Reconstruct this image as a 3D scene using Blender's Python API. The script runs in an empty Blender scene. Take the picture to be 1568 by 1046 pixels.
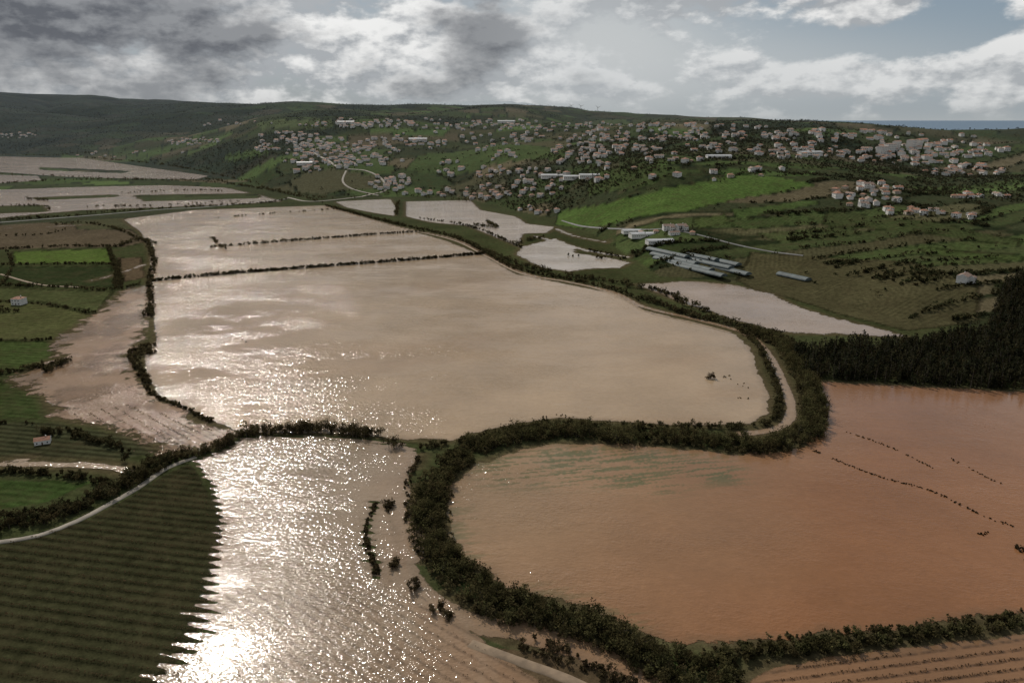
import bpy, math, numpy as np, time
from mathutils import Vector
rng=np.random.default_rng(7);T00=time.time()
# ---------------------------------------------------------------- camera model / survey
H=100.0; F=1132.0; CX=784.0; CY=523.0
PITCH=math.atan((CY-183)/F); SP,CP=math.sin(PITCH),math.cos(PITCH)
def rays(uv):
    uv=np.asarray(uv,float).reshape(-1,2)
    dx=(uv[:,0]-CX)/F; dy=(CY-uv[:,1])/F
    return np.stack([dx,CP+dy*SP,-SP+dy*CP],1)
def flat(uv):
    d=rays(uv); t=-H/np.minimum(d[:,2],-1e-4)
    return d[:,:2]*t[:,None]
# ---------------------------------------------------------------- numpy noise
def hsh(ix,iy,s):
    n=(ix.astype(np.int64)*374761393+iy.astype(np.int64)*668265263+s*974634777)&0xffffffff
    n=((n^(n>>13))*1274126177)&0xffffffff
    return ((n^(n>>16))&0xffff)/65535.0
def vn(x,y,s=0):
    ix=np.floor(x);iy=np.floor(y);fx=x-ix;fy=y-iy
    fx=fx*fx*(3-2*fx);fy=fy*fy*(3-2*fy)
    a=hsh(ix,iy,s);b=hsh(ix+1,iy,s);c=hsh(ix,iy+1,s);d=hsh(ix+1,iy+1,s)
    return (a*(1-fx)+b*fx)*(1-fy)+(c*(1-fx)+d*fx)*fy
def fbm(x,y,s=0,o=4):
    r=0;a=.5;t=0
    for i in range(o):
        r=r+a*vn(x,y,s+i*17);t+=a;x=x*2.03+3.1;y=y*2.03+7.7;a*=.5
    return r/t
def sst(a,b,x):
    t=np.clip((x-a)/(b-a),0,1);return t*t*(3-2*t)
# ---------------------------------------------------------------- terrain height
edge=np.array([(-300,236),(0,236),(150,243),(330,266),(420,292),(520,302),(700,302),(780,322),(860,338),(960,392),(1010,425),(1180,440),(1300,470),(1400,500),(1568,505),(1900,510)])
ep=flat(edge); e_az=np.degrees(np.arctan2(ep[:,0],ep[:,1])); e_r=np.hypot(ep[:,0],ep[:,1])
ridge=np.array([(-300,138,5200,.9),(0,142,5200,.9),(120,148,5200,.9),(220,153,5000,1.0),(330,159,4600,1.3),(420,163,4000,2.2),(500,167,3600,2.8),(620,168,3600,2.8),(760,171,3700,3.0),(860,173,3700,3.2),(960,178,3500,3.4),(1050,182,3300,3.6),(1150,185,3200,3.8),(1250,190,3000,4.0),(1350,199,2800,4.0),(1450,205,2700,4.0),(1568,208,2600,4.0),(1900,209,2600,4)],float)
rd=rays(ridge[:,:2]); r_az=np.degrees(np.arctan2(rd[:,0],rd[:,1]))
r_h=H+rd[:,2]/np.hypot(rd[:,0],rd[:,1])*ridge[:,2]
def height(x,y):
    r=np.hypot(x,y);az=np.degrees(np.arctan2(x,y))
    r0=np.interp(az,e_az,e_r);r1=np.interp(az,r_az,ridge[:,2]);h1=np.interp(az,r_az,r_h);k=np.interp(az,r_az,ridge[:,3])
    back=sst(60,110,np.abs(az)); r0=r0*(1-back)+1500*back
    t=np.clip((r-r0)/(r1-r0),0,1)
    h=h1*(1-np.exp(-k*t))/(1-np.exp(-k))
    und=(fbm(x/520,y/520,5,4)-.5)*62*sst(0,.12,t)*(1-.8*sst(.75,1,t))
    und+=(fbm(x/160,y/160,9,3)-.5)*9*sst(0,.1,t)
    ph=y/760+(fbm(x/900,y/900,71,2)-.5)*2.4+x/2600
    und+=(np.abs(np.sin(ph*math.pi))**.8-.62)*40*sst(.12,.35,t)*(1-sst(.86,1,t))
    over=np.maximum(r-r1,0)
    return np.maximum(np.maximum(h+und,0)-over*.09,-60)
# ---------------------------------------------------------------- grid (terrain)
vs=np.arange(1500,232,-1.7);d_=rays(np.stack([np.full(len(vs),CX),vs],1))
rr=H*d_[:,1]/-d_[:,2];rr=np.concatenate([np.array([.5,15,35,50,60]),rr[rr>62]])
rr=np.concatenate([rr,np.geomspace(rr[-1]*1.006,7500,360)])
azd=np.concatenate([np.arange(-180,-42,2.),np.arange(-42,42,.08),np.arange(42,180,2.)])
azs=np.radians(azd);nr,na=len(rr),len(azs)
R,A=np.meshgrid(rr,azs,indexing='ij');GX=(R*np.sin(A)).ravel();GY=(R*np.cos(A)).ravel()
GZ=height(GX,GY);RR=R.ravel();AZ=np.degrees(A.ravel());GZ2=GZ.reshape(nr,na)
i,j=np.meshgrid(np.arange(nr-1),np.arange(na),indexing='ij');j2=(j+1)%na
FQ=np.stack([i*na+j,i*na+j2,(i+1)*na+j2,(i+1)*na+j],-1).reshape(-1,4)
def ground_pts(uv):
    d=rays(uv);d=d/np.hypot(d[:,0],d[:,1])[:,None];a=np.degrees(np.arctan2(d[:,0],d[:,1]))
    f=np.interp(a,azd,np.arange(na));j0=np.clip(f.astype(int),0,na-2);fr=f-j0
    pr=GZ2[:,j0]*(1-fr)+GZ2[:,j0+1]*fr                        # terrain profile along every bearing
    g=(H+d[:,2][None]*rr[:,None])-pr;hit=g<=0;k=np.argmax(hit,0);ok=hit.any(0);k=np.where(ok,np.maximum(k,1),1)
    c=np.arange(len(d));g0=g[k-1,c];g1=g[k,c];w_=np.clip(g0/(g0-g1+1e-9),0,1);r=rr[k-1]*(1-w_)+rr[k]*w_
    r=np.where(ok,r,3300.);x=d[:,0]*r;y=d[:,1]*r
    return np.stack([x,y,height(x,y)],1)
# ---------------------------------------------------------------- mesh helpers
def mk(name,V,Fq,mats,cols=None,attrs=None,midx=None,smooth=False,link=True):
    V=np.asarray(V,np.float32).reshape(-1,3);Fq=np.asarray(Fq,np.int32);n=Fq.shape[1]
    me=bpy.data.meshes.new(name);me.vertices.add(len(V));me.vertices.foreach_set('co',V.ravel())
    me.loops.add(Fq.size);me.loops.foreach_set('vertex_index',Fq.ravel())
    me.polygons.add(len(Fq));me.polygons.foreach_set('loop_start',np.arange(0,Fq.size,n,dtype=np.int32))
    me.polygons.foreach_set('loop_total',np.full(len(Fq),n,np.int32))
    if midx is not None: me.polygons.foreach_set('material_index',np.asarray(midx,np.int32))
    if smooth: me.polygons.foreach_set('use_smooth',np.ones(len(Fq),bool))
    me.update(calc_edges=True)
    for k,v in (cols or {}).items():
        a=me.attributes.new(k,'FLOAT_COLOR','POINT');c=np.ones((len(V),4),np.float32);c[:,:3]=v;a.data.foreach_set('color',c.ravel())
    for k,v in (attrs or {}).items():
        a=me.attributes.new(k,'FLOAT','POINT');a.data.foreach_set('value',np.asarray(v,np.float32))
    for m in mats: me.materials.append(m)
    if not link: return me
    ob=bpy.data.objects.new(name,me);bpy.context.scene.collection.objects.link(ob);return ob
def smooth_line(P,step):
    P=np.asarray(P,float);out=[]
    Q=np.vstack([2*P[0]-P[1],P,2*P[-1]-P[-2]])
    for i in range(1,len(Q)-2):
        p0,p1,p2,p3=Q[i-1],Q[i],Q[i+1],Q[i+2];n=max(2,int(np.linalg.norm(p2-p1)/step))
        for t in np.arange(n)/n:
            out.append(.5*((2*p1)+(-p0+p2)*t+(2*p0-5*p1+4*p2-p3)*t*t+(-p0+3*p1-3*p2+p3)*t**3))
    out.append(P[-1]);return np.array(out)
def seg_dist(px,py,P,closed,margin):
    d=np.full(px.shape,margin**2*1.0)
    n=len(P)
    for i in range(n if closed else n-1):
        a=P[i];b=P[(i+1)%n];e=b-a;L=max(e@e,1e-9)
        t=np.clip(((px-a[0])*e[0]+(py-a[1])*e[1])/L,0,1)
        dd=(px-a[0]-t*e[0])**2+(py-a[1]-t*e[1])**2;np.minimum(d,dd,out=d)
    return np.sqrt(d)
def inside(px,py,P):
    c=np.zeros(px.shape,bool);n=len(P)
    for i in range(n):
        a=P[i];b=P[(i+1)%n]
        if a[1]==b[1]:continue
        m=((a[1]>py)!=(b[1]>py));x=(b[0]-a[0])*(py-a[1])/(b[1]-a[1])+a[0];c^=m&(px<x)
    return c
def sd(px,py,P,kind='poly',w=0,margin=14.):
    out=np.full(px.shape,-margin);b0=P.min(0)-margin-w;b1=P.max(0)+margin+w
    m=(px>b0[0])&(px<b1[0])&(py>b0[1])&(py<b1[1])
    if not m.any():return out
    x=px[m];y=py[m]
    if kind=='line':
        out[m]=w/2-seg_dist(x,y,P,False,margin+w)
    else:
        d=seg_dist(x,y,P,True,60.);i=inside(x,y,P);out[m]=np.where(i,d,-np.minimum(d,margin))
    return out
# ---------------------------------------------------------------- node helper
class N:
    def __init__(s,t):s.t=t;t.nodes.clear()
    def n(s,ty,ins=None,**kw):
        nd=s.t.nodes.new(ty)
        for k,v in kw.items():setattr(nd,k,v)
        for k,v in (ins or {}).items():
            sk=nd.inputs[k]
            if isinstance(v,bpy.types.NodeSocket):s.t.links.new(v,sk)
            else:sk.default_value=v
        return nd
    def m(s,op,a,b=None,c=None,clamp=False):
        i={0:a}
        if b is not None:i[1]=b
        if c is not None:i[2]=c
        nd=s.n('ShaderNodeMath',i,operation=op);nd.use_clamp=clamp;return nd.outputs[0]
    def mix(s,f,a,b,bt='MIX'):
        nd=s.n('ShaderNodeMix',data_type='RGBA',blend_type=bt)
        for k,v in ((0,f),(6,a),(7,b)):
            if isinstance(v,bpy.types.NodeSocket):s.t.links.new(v,nd.inputs[k])
            else:nd.inputs[k].default_value=v if k==0 else (*v,1) if len(v)==3 else v
        return nd.outputs[2]
    def noise(s,vec,scale,detail=4,rough=.5):
        return s.n('ShaderNodeTexNoise',{'Vector':vec,'Scale':scale,'Detail':detail,'Roughness':rough}).outputs[0]
    def mr(s,v,a,b,c=0.,d=1.,smooth=False):
        nd=s.n('ShaderNodeMapRange',{0:v,1:a,2:b,3:c,4:d});
        if smooth:nd.interpolation_type='SMOOTHSTEP'
        return nd.outputs[0]
def newmat(name):
    m=bpy.data.materials.new(name);m.use_nodes=True;return m,N(m.node_tree)
def simple(name,col,rough=.8,nscale=1.,namp=.3,attr=None,trans=False):
    m,n=newmat(name);g=n.n('ShaderNodeNewGeometry').outputs['Position']
    base=n.n('ShaderNodeAttribute',attribute_name=attr).outputs['Color'] if attr else n.n('ShaderNodeRGB').outputs[0]
    if not attr: base.default_value=(*col,1)
    f=n.mr(n.noise(g,nscale,1 if trans else 3),.3,.7,1-namp,1+namp)
    c=n.n('ShaderNodeVectorMath',{0:base,1:f},operation='MULTIPLY').outputs[0]
    if trans:
        b=n.n('ShaderNodeBsdfDiffuse',{'Color':c})
        t=n.n('ShaderNodeBsdfTranslucent',{'Color':c});sh=n.n('ShaderNodeMixShader',{0:.4,1:b.outputs[0],2:t.outputs[0]}).outputs[0]
    else: sh=n.n('ShaderNodeBsdfPrincipled',{'Base Color':c,'Roughness':rough}).outputs[0]
    n.n('ShaderNodeOutputMaterial',{'Surface':sh});return m
# ---------------------------------------------------------------- sun / world
SUN_EL=math.radians(38.0);SUN_AZ=math.radians(-25.0)   # azimuth from +Y towards +X
sdir=np.array([math.sin(SUN_AZ)*math.cos(SUN_EL),math.cos(SUN_AZ)*math.cos(SUN_EL),math.sin(SUN_EL)])
L=bpy.data.lights.new('sun','SUN');L.energy=3.3;L.angle=math.radians(.53);L.color=(1,.93,.84)
lo=bpy.data.objects.new('sun',L);bpy.context.scene.collection.objects.link(lo)
lo.rotation_euler=Vector(sdir).to_track_quat('Z','Y').to_euler()
w=bpy.data.worlds.new('World');bpy.context.scene.world=w;w.use_nodes=True;n=N(w.node_tree)
sky=n.n('ShaderNodeTexSky',sky_type='NISHITA',sun_disc=False,sun_elevation=SUN_EL,sun_rotation=SUN_AZ,altitude=100,air_density=1.0,dust_density=1.5)
D=n.n('ShaderNodeTexCoord').outputs['Generated']
sx=n.n('ShaderNodeSeparateXYZ',{0:D});X,Y,Z=sx.outputs
zc=n.m('MAXIMUM',Z,0.0)
az=n.m('ARCTAN2',X,Y)
def cl_noise(du,dv):
    ae=n.n('ShaderNodeCombineXYZ',{0:n.m('ADD',az,du),1:n.m('MULTIPLY',n.m('ADD',zc,dv),2.0),2:.37}).outputs[0]
    a=n.noise(ae,8.5,8,.58);b=n.noise(ae,3.,1,.5)
    return n.m('ADD',n.m('MULTIPLY',a,.68),n.m('MULTIPLY',b,.32))
T0=cl_noise(0.,0.);T1=cl_noise(-.006,.012)
def blob(a0,e0,sa,se,amp):
    a=n.m('DIVIDE',n.m('SUBTRACT',az,a0),sa);e=n.m('DIVIDE',n.m('SUBTRACT',zc,e0),se)
    q=n.m('ADD',n.m('MULTIPLY',a,a),n.m('MULTIPLY',e,e))
    return n.m('MULTIPLY',n.m('EXPONENT',n.m('MULTIPLY',q,-1.)),amp)
def uvae(u,v):
    d=rays([(u,v)])[0];d=d/np.linalg.norm(d);return math.atan2(d[0],d[1]),d[2]
def blobs(L):
    bl=None
    for (u,v,su,sv,amp) in L:
        a0,e0=uvae(u,v);b=blob(a0,e0,su/1132.,sv/1132.,amp);bl=b if bl is None else n.m('ADD',bl,b)
    return bl
T=n.m('ADD',T0,blobs([(100,30,330,80,.10),(650,40,230,60,.09),(940,80,60,90,-.05),(1180,40,130,60,-.01),(1440,55,130,28,-.09),(1330,112,180,24,.05),(1250,0,160,30,.05),(1120,165,400,16,-.06),(450,130,300,22,.07),(1560,80,40,30,.08)]))
cov=n.mr(T,.42,.51,0,1,True)
shd=n.m('ADD',.48,n.m('MULTIPLY',n.m('SUBTRACT',T0,T1),12.),clamp=True)
dark=n.mr(n.m('ADD',T,blobs([(60,20,420,70,.10),(740,30,90,45,.11),(520,50,170,60,-.09),(640,70,60,40,-.05),(1250,90,330,120,-.07),(1540,100,90,60,-.12)])),.50,.66,0,1,True)
hi=n.mix(dark,(.80,.80,.79),(.25,.26,.275));lo_=n.mix(dark,(.37,.39,.41),(.112,.12,.137))
cl=n.mix(shd,lo_,hi)
dt=n.n('ShaderNodeVectorMath',{0:D,1:tuple(sdir)},operation='DOT_PRODUCT').outputs['Value']
lobe=n.m('POWER',n.m('MAXIMUM',dt,0.),14.)
gain=n.m('MULTIPLY',n.m('ADD',1.,n.m('MULTIPLY',lobe,1.1)),n.mr(zc,.15,.45,1.,.60))
cl=n.n('ShaderNodeVectorMath',{0:cl,1:gain},operation='MULTIPLY').outputs[0]
skyc=n.n('ShaderNodeVectorMath',{0:sky.outputs[0],1:(.060,.062,.064)},operation='MULTIPLY').outputs[0]
skyc=n.mix(.8,skyc,(.235,.305,.375))
veil=blobs([(900,60,170,110,.8),(560,60,120,50,.3),(1150,110,260,60,.35)])
skyc=n.mix(veil,skyc,(.60,.61,.60))
final=n.mix(cov,skyc,cl)
final=n.mix(blobs([(910,70,110,120,.45),(1130,110,160,60,.25),(1400,110,300,40,.22)]),final,(.50,.53,.55))
hz=n.m('EXPONENT',n.m('MULTIPLY',zc,-42.))
hcol=n.mix(n.mr(az,-.62,-.05,0,1,True),(.20,.215,.23),(.38,.41,.42))
final=n.mix(n.m('MULTIPLY',hz,.88),final,hcol)
bg=n.n('ShaderNodeBackground',{'Color':final,'Strength':1.0})
n.n('ShaderNodeOutputWorld',{'Surface':bg.outputs[0]})
# ---------------------------------------------------------------- flood water layout
BEIGE=(.325,.235,.15);PINK=(.29,.215,.155);TAN=(.31,.215,.14);ORG=(.235,.115,.052)
waters=[ # kind, pts, width, colour, ragged, rowamp, specular
('poly',[(188,336),(300,322),(500,315),(600,346),(680,368),(740,392),(790,420),(860,434),(940,450),(985,475),(1050,492),(1125,512),(1150,535),(1160,570),(1178,605),(1176,632),(1150,648),(1080,652),(1000,650),(930,645),(860,640),(800,648),(740,660),(690,674),(600,672),(560,668),(500,665),(430,665),(372,664),(330,648),(250,612),(225,580),(222,545),(240,520),(232,470),(228,425),(232,385),(215,355)],0,BEIGE,1.4,0,.32),
('poly',[(372,668),(480,668),(600,676),(640,690),(625,740),(600,790),(640,870),(700,950),(760,1000),(850,1060),(960,1180),(150,1180),(235,1046),(300,975),(318,915),(333,830),(340,790),(322,740),(300,706),(345,690)],0,(.27,.20,.135),1.2,2.6,.36),
('poly',[(232,436),(190,445),(165,470),(120,500),(88,522),(95,555),(40,570),(25,583),(70,605),(95,640),(160,650),(215,668),(262,692),(330,682),(368,664),(330,648),(250,615),(215,590),(196,545),(215,520),(225,490)],0,(.27,.175,.11),11.,0,.10),
('poly',[(686,765),(692,742),(730,712),(800,688),(860,680),(950,680),(1040,688),(1130,697),(1225,688),(1262,655),(1264,610),(1240,584),(1400,592),(1568,600),(1900,612),(1900,905),(1568,938),(1400,958),(1200,978),(1100,988),(1020,982),(930,945),(850,915),(780,900),(725,866),(692,820)],0,ORG,2.2,0,.36),
('poly',[(1125,1060),(1180,1022),(1300,1002),(1568,972),(1900,935),(1900,1180),(1000,1180)],0,(.26,.14,.07),1.,0,.3),
('poly',[(-300,243),(0,240),(130,243),(220,256),(320,270),(300,275),(200,274),(100,271),(0,264),(-300,262)],0,PINK,4.,0,.3),
('poly',[(-300,268),(0,268),(58,270),(64,277),(0,281),(-300,284)],0,PINK,3.,0,.3),
('poly',[(-300,296),(0,291),(120,287),(250,284),(345,288),(400,300),(430,309),(330,315),(240,318),(130,322),(60,328),(0,334),(-300,350)],0,PINK,6.,0,.3),
('poly',[(513,309),(598,305),(606,318),(604,331),(570,326),(530,318)],0,(.40,.33,.27),1.,0,.5),
('poly',[(622,309),(720,307),(735,322),(790,332),(806,343),(850,348),(838,357),(800,358),(794,378),(770,368),(715,346),(660,341),(622,332)],0,(.40,.33,.27),2.,0,.5),
('poly',[(800,378),(850,366),(880,378),(880,388),(930,395),(965,402),(950,410),(900,412),(870,416),(830,410),(790,390)],0,(.37,.31,.25),3.,0,.45),
('poly',[(975,436),(1060,431),(1120,436),(1185,452),(1215,468),(1270,486),(1330,500),(1385,516),(1300,512),(1205,510),(1130,492),(1080,474),(1030,458)],0,(.29,.215,.16),3.5,0,.38),
('line',[(505,318),(600,345),(690,365),(745,390),(800,418),(870,432),(940,448),(985,470),(1060,488),(1135,508),(1165,528),(1187,560),(1205,600),(1212,628),(1202,650),(1165,662),(1135,664)],3.4,(.28,.19,.12),.6,0,.3),
('line',[(600,690),(575,770),(580,830),(620,890),(700,945),(790,965),(860,985),(940,1018),(1010,1060),(1100,1120)],6.,(.27,.165,.10),1.2,0,.36),
('line',[(620,700),(600,740),(620,790),(625,850)],9.,(.27,.18,.115),1.5,0,.36),
('line',[(-60,712),(60,711),(160,714),(195,722)],3.,BEIGE,1.,0,.4),
('line',[(-60,722),(0,708),(40,704)],1.5,BEIGE,1.,0,.4),
('line',[(60,560),(110,545),(200,540)],2.5,(.26,.17,.11),3.,0,.2),
('line',[(140,430),(180,420),(222,405)],2.5,(.26,.19,.13),3.,0,.2),
('line',[(820,362),(900,384),(960,394)],5,(.36,.30,.24),3.,0,.4),
('line',[(-60,352),(60,348),(150,344)],4,PINK,3.,0,.3),
('line',[(850,350),(880,362),(930,372)],4,(.36,.30,.24),3.,0,.4),
]
shore=np.full(GX.shape,-14.);WC=np.tile(np.array(BEIGE),(len(GX),1));RAG=np.ones(GX.shape);ROW=np.zeros(GX.shape);WID=np.full(GX.shape,-1);SPC=np.full(GX.shape,.4)
for k,(kind,pts,wd,col,rag,row,spc) in enumerate(waters):
    P=flat(pts)
    if kind=='line':P=smooth_line(P,8.)
    s=sd(GX,GY,P,kind,wd)
    near=(s>-13.9)&(s>shore)
    if kind=='line' and k!=14 and k!=13: near|=(s>0)
    WC[near]=col;RAG[near]=rag;ROW[near]=row;WID[near]=k;SPC[near]=spc
    shore=np.maximum(shore,s)
# dry strips inside the flooded area
for kind,pts,wd in [('poly',[(200,299),(400,296),(400,304),(220,309)],0),('poly',[(40,303),(180,298),(185,302),(60,307)],0),('poly',[(-80,318),(70,314),(76,325),(-80,330)],0),('poly',[(60,256),(200,262),(190,266),(60,261)],0),
    ('line',[(232,431),(330,422),(440,413),(560,404),(650,397),(742,389)],2.2),('line',[(322,379),(440,370),(560,361),(650,355)],1.6),('line',[(330,334),(440,326),(520,320)],2.4),
    ('line',[(640,676),(600,676),(560,670),(480,666),(372,666)],4.),('line',[(372,666),(330,650),(280,627),(240,610),(220,585),(205,545)],2.),('line',[(575,770),(560,820),(580,880)],1.5)]:
    P=flat(pts);s=sd(GX,GY,P,kind,wd);mm=s>-13;shore[mm]=np.minimum(shore[mm],-s[mm]+.2)
m=WID==3
a=flat([(690,740)])[0];b=flat([(1300,900)])[0];e=b-a
t=np.clip(((GX-a[0])*e[0]+(GY-a[1])*e[1])/(e@e)+(fbm(GX/60,GY/60,3)-.5)*.4,0,1)[:,None]
WCB=np.array((.27,.18,.105))*(1-t)+np.array((.215,.100,.045))*t
tf=sst(180,330,GY)[:,None];WCB=WCB*(1-tf*.65)+np.array((.200,.125,.085))*tf*.65
gl=np.minimum(seg_dist(GX,GY,flat([(760,708),(880,700),(1000,706),(1095,722)]),False,60.),seg_dist(GX,GY,flat([(780,725),(900,722),(1000,735)]),False,60.))
gl=np.minimum(gl,seg_dist(GX,GY,flat([(688,770),(692,815),(715,850)]),False,60.)+6);gl=np.minimum(gl,seg_dist(GX,GY,flat([(820,912),(900,932),(960,950)]),False,60.)+7)
gf=(sst(16,2,gl)*sst(.48,.60,fbm((GX+GY*.2)/9,(GY-GX*.2)/.9,202,4)))[:,None]*.8;WCB=WCB*(1-gf)+np.array((.085,.095,.040))*gf
WC[m]=WCB[m]
m=WID==4;WC[m]=np.array((.21,.115,.06))
sw=sst(.45,.62,fbm((GX+GY*.3)/6,(GY-GX*.3)/22,171,4))
m=np.isin(WID,(1,13,14));t=np.clip(sst(-40,25,GX+(fbm(GX/25,GY/25,8)-.5)*50)+.35*sw*sst(-45,-20,GX),0,1)[:,None]
WC[m]=((np.array((.255,.19,.13))*(1-t)+np.array((.225,.138,.080))*t))[m]
m=WID==2;t=sst(.42,.6,fbm(GX/14,GY/14,58,4))[:,None];WC[m]=(np.array((.245,.16,.10))*(1-t)+np.array((.155,.098,.056))*t)[m]
plume=sst(.5,.68,fbm((GX+GY*.35)/95,(GY-GX*.35)/42,131,5))[:,None]*(WID==0)[:,None]*.5
WC=WC*(1-plume)+np.array((.27,.18,.105))*plume
WC*= (1+.22*(fbm(GX/50,GY/90,31)-.5))[:,None]
ROW=ROW*((GX<-30)|(GX>60))*(.35+.9*sst(165,120,GY))
gp=flat([(325,1015)])[0]
WAV=(1+.2*sst(215,190,GY)*(GX<30))*(1-.62*sst(-40,60,GX))*(1-.72*np.exp(-(((GX-gp[0])/13)**2+((GY-gp[1])/20)**2)))
def wang(a,b):
    p=flat([a,b]);e=p[1]-p[0];return math.atan2(e[1],e[0])
SA=np.zeros(GX.shape);SM=np.zeros(GX.shape)
A4=wang((1200,1040),(1568,992));A1=wang((470,900),(700,1040));A2=wang((120,640),(200,690))
m=WID==4;SA[m]=A4;SM[m]=.5
m=WID==1;SA[m]=A1;SM[m]=(.30*sst(150,137,GY+(fbm(GX/9,GY/9,90)-.5)*10))[m]
m=WID==11;SA[m]=A1;SM[m]=.2
m=WID==2;SA[m]=A2;SM[m]=(.35*sst(245,225,GY))[m]
# ---------------------------------------------------------------- land colours
def vor(x,y,su,sv,ang,seed):
    c,s=math.cos(ang),math.sin(ang)
    wx=x+(fbm(x/300,y/300,seed+1,2)-.5)*190;wy=y+(fbm(x/300,y/300,seed+2,2)-.5)*190
    u=(wx*c+wy*s)/su;v=(-wx*s+wy*c)/sv;iu=np.floor(u);iv=np.floor(v)
    d1=np.full(x.shape,9.);d2=np.full(x.shape,9.);idx=np.zeros(x.shape)
    for a in(-1,0,1):
        for b in(-1,0,1):
            cu=iu+a;cv=iv+b;fx=cu+.1+.8*hsh(cu,cv,seed);fy=cv+.1+.8*hsh(cu,cv,seed+5)
            d=np.maximum(np.abs(u-fx),np.abs(v-fy))*.75+.25*np.hypot(u-fx,v-fy)
            n1=d<d1;d2=np.where(n1,d1,np.minimum(d2,d));idx=np.where(n1,hsh(cu,cv,seed+9),idx);d1=np.where(n1,d,d1)
    return idx,(d2-d1)*min(su,sv)
pal=np.array([(.040,.050,.020),(.048,.064,.023),(.068,.064,.033),(.032,.038,.018),(.058,.082,.027),(.044,.053,.022),(.105,.088,.052),(.038,.044,.021),(.052,.070,.026),(.070,.102,.032)])
def cells(x,y):
    i1,e1=vor(x,y,260,26,.30,11);i2,e2=vor(x,y,105,56,-.4,41)
    az=np.arctan2(x,y);s=(az>.14)&(np.hypot(x,y)<1300)
    return np.where(s,i1,i2),np.where(s,e1,e2)
CI,CE=cells(GX,GY)
GC=pal[(CI*9.99).astype(int)]*(.8+.5*hsh((CI*1e5).astype(int),np.zeros(len(CI)),3))[:,None]
ed=sst(3.5,1.,CE)[:,None]*(RR>300)[:,None];GC=GC*(1-ed)+np.array((.018,.024,.011))*ed
ANG=CI*6.0;FUR=(hsh((CI*1e4).astype(int),np.ones(len(CI)),4)>.5)*.12*sst(1100,500,RR)
wd=sst(.55,.61,fbm(GX/260,GY/200,77,4))*sst(800,1200,RR)
lf=sst(-13,-20,AZ+(fbm(GX/300,GY/300,21)-.5)*8)*sst(2300,2800,RR);wd=np.clip(wd*.8+lf*.75,0,1)[:,None]
GC=GC*(1-wd)+np.array((.020,.027,.017))*(.6+.8*fbm(GX/70,GY/70,2))[:,None]*wd
low=(RR<1250)&(GZ<.3)
base=np.array((.040,.046,.019))*(.6+.8*fbm(GX/30,GY/30,14))[:,None]
GC[low]=base[low]
FUR[low]=.1;ANG=np.where(low,-.19,ANG)
brightfield=[(850,344),(930,345),(1040,326),(1150,301),(1252,284),(1185,270),(1110,271),(990,298),(930,312),(856,322)]
fields=[([(20,386),(165,381),(172,403),(22,404)],(.068,.100,.024),.2),([(0,409),(170,408),(182,440),(-60,434)],(.026,.034,.014),.4),
([(-80,441),(0,441),(172,447),(150,478),(60,462),(-80,458)],(.058,.066,.027),.2),([(-80,350),(60,341),(190,345),(225,370),(190,378),(0,382),(-80,382)],(.085,.066,.042),.2),
([(100,336),(190,333),(215,352),(120,352)],(.06,.06,.03),.2),([(-100,460),(60,464),(150,484),(85,520),(0,520),(-100,515)],(.066,.070,.028),.2),
([(-100,520),(82,524),(85,556),(30,566),(-100,572)],(.040,.056,.018),.15),([(-100,575),(20,588),(64,606),(60,640),(-100,640)],(.032,.044,.015),.15),
([(-100,644),(90,648),(210,672),(250,692),(180,702),(-100,700)],(.034,.036,.018),.35),([(-100,732),(145,738),(70,768),(-100,795)],(.032,.050,.015),.15),
([(0,834),(140,795),(290,708),(330,770),(345,800),(322,920),(300,980),(240,1046),(100,1200),(-300,1200),(-300,900)],(.027,.027,.013),.26),
([(700,880),(800,905),(930,950),(1010,985),(1110,990),(1060,1046),(960,1000),(800,950),(700,905)],(.050,.066,.024),0),
([(1000,975),(1070,985),(1130,1000),(1100,1030),(1010,1010)],(.05,.072,.024),0),
([(180,395),(215,395),(222,425),(190,432)],(.085,.062,.038),.2),
([(690,980),(900,1010),(1100,1080),(1100,1180),(900,1180)],(.075,.052,.03),0),
([(200,302),(400,299),(385,308),(220,311)],(.05,.06,.025),.1),([(0,336),(330,318),(330,326),(0,345)],(.04,.045,.024),0),
(brightfield,(.066,.105,.026),.1),
([(620,262),(760,252),(880,243),(860,226),(760,222),(640,238)],(.057,.080,.027),.1),([(600,205),(690,198),(680,208),(610,212)],(.07,.11,.035),0),
([(1150,386),(1240,392),(1400,402),(1500,440),(1495,492),(1390,506),(1290,482),(1215,458),(1160,444),(1130,430)],(.062,.056,.028),.12),
([(1090,262),(1250,262),(1240,270),(1110,268)],(.055,.085,.026),.1),([(340,240),(420,224),(410,236),(350,248)],(.07,.105,.034),0),([(900,262),(1000,256),(1080,262),(980,290),(900,300)],(.050,.068,.023),.1),
([(1120,322),(1240,306),(1260,312),(1130,336)],(.054,.080,.025),.1),([(1110,340),(1250,322),(1275,332),(1140,352)],(.048,.066,.023),.1),([(1160,358),(1280,346),(1330,356),(1200,372)],(.052,.064,.025),.1),([(1060,336),(1110,328),(1120,340),(1070,350)],(.057,.076,.025),.1),
([(1270,318),(1420,338),(1560,366),(1560,376),(1400,356),(1260,346)],(.040,.050,.019),.1),([(390,190),(520,187),(500,196),(400,200)],(.08,.10,.04),0),([(1250,205),(1400,206),(1390,211),(1240,211)],(.06,.085,.035),0),([(1400,376),(1568,392),(1568,400),(1420,390)],(.046,.062,.021),.1)]
for pts,col,fur in fields:
    P=ground_pts(pts)[:,:2];s=sd(GX,GY,P,margin=6.)+(fbm(GX/6,GY/6,44,3)-.5)*3;mm=s>0
    GC[mm]=np.array(col)*(.70+.60*fbm(GX[mm]/18,GY[mm]/18,19))[:,None];FUR[mm]=fur
    hb=(np.abs(s)<1.3)&(RR>320);GC[hb]=GC[hb]*.5
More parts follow.
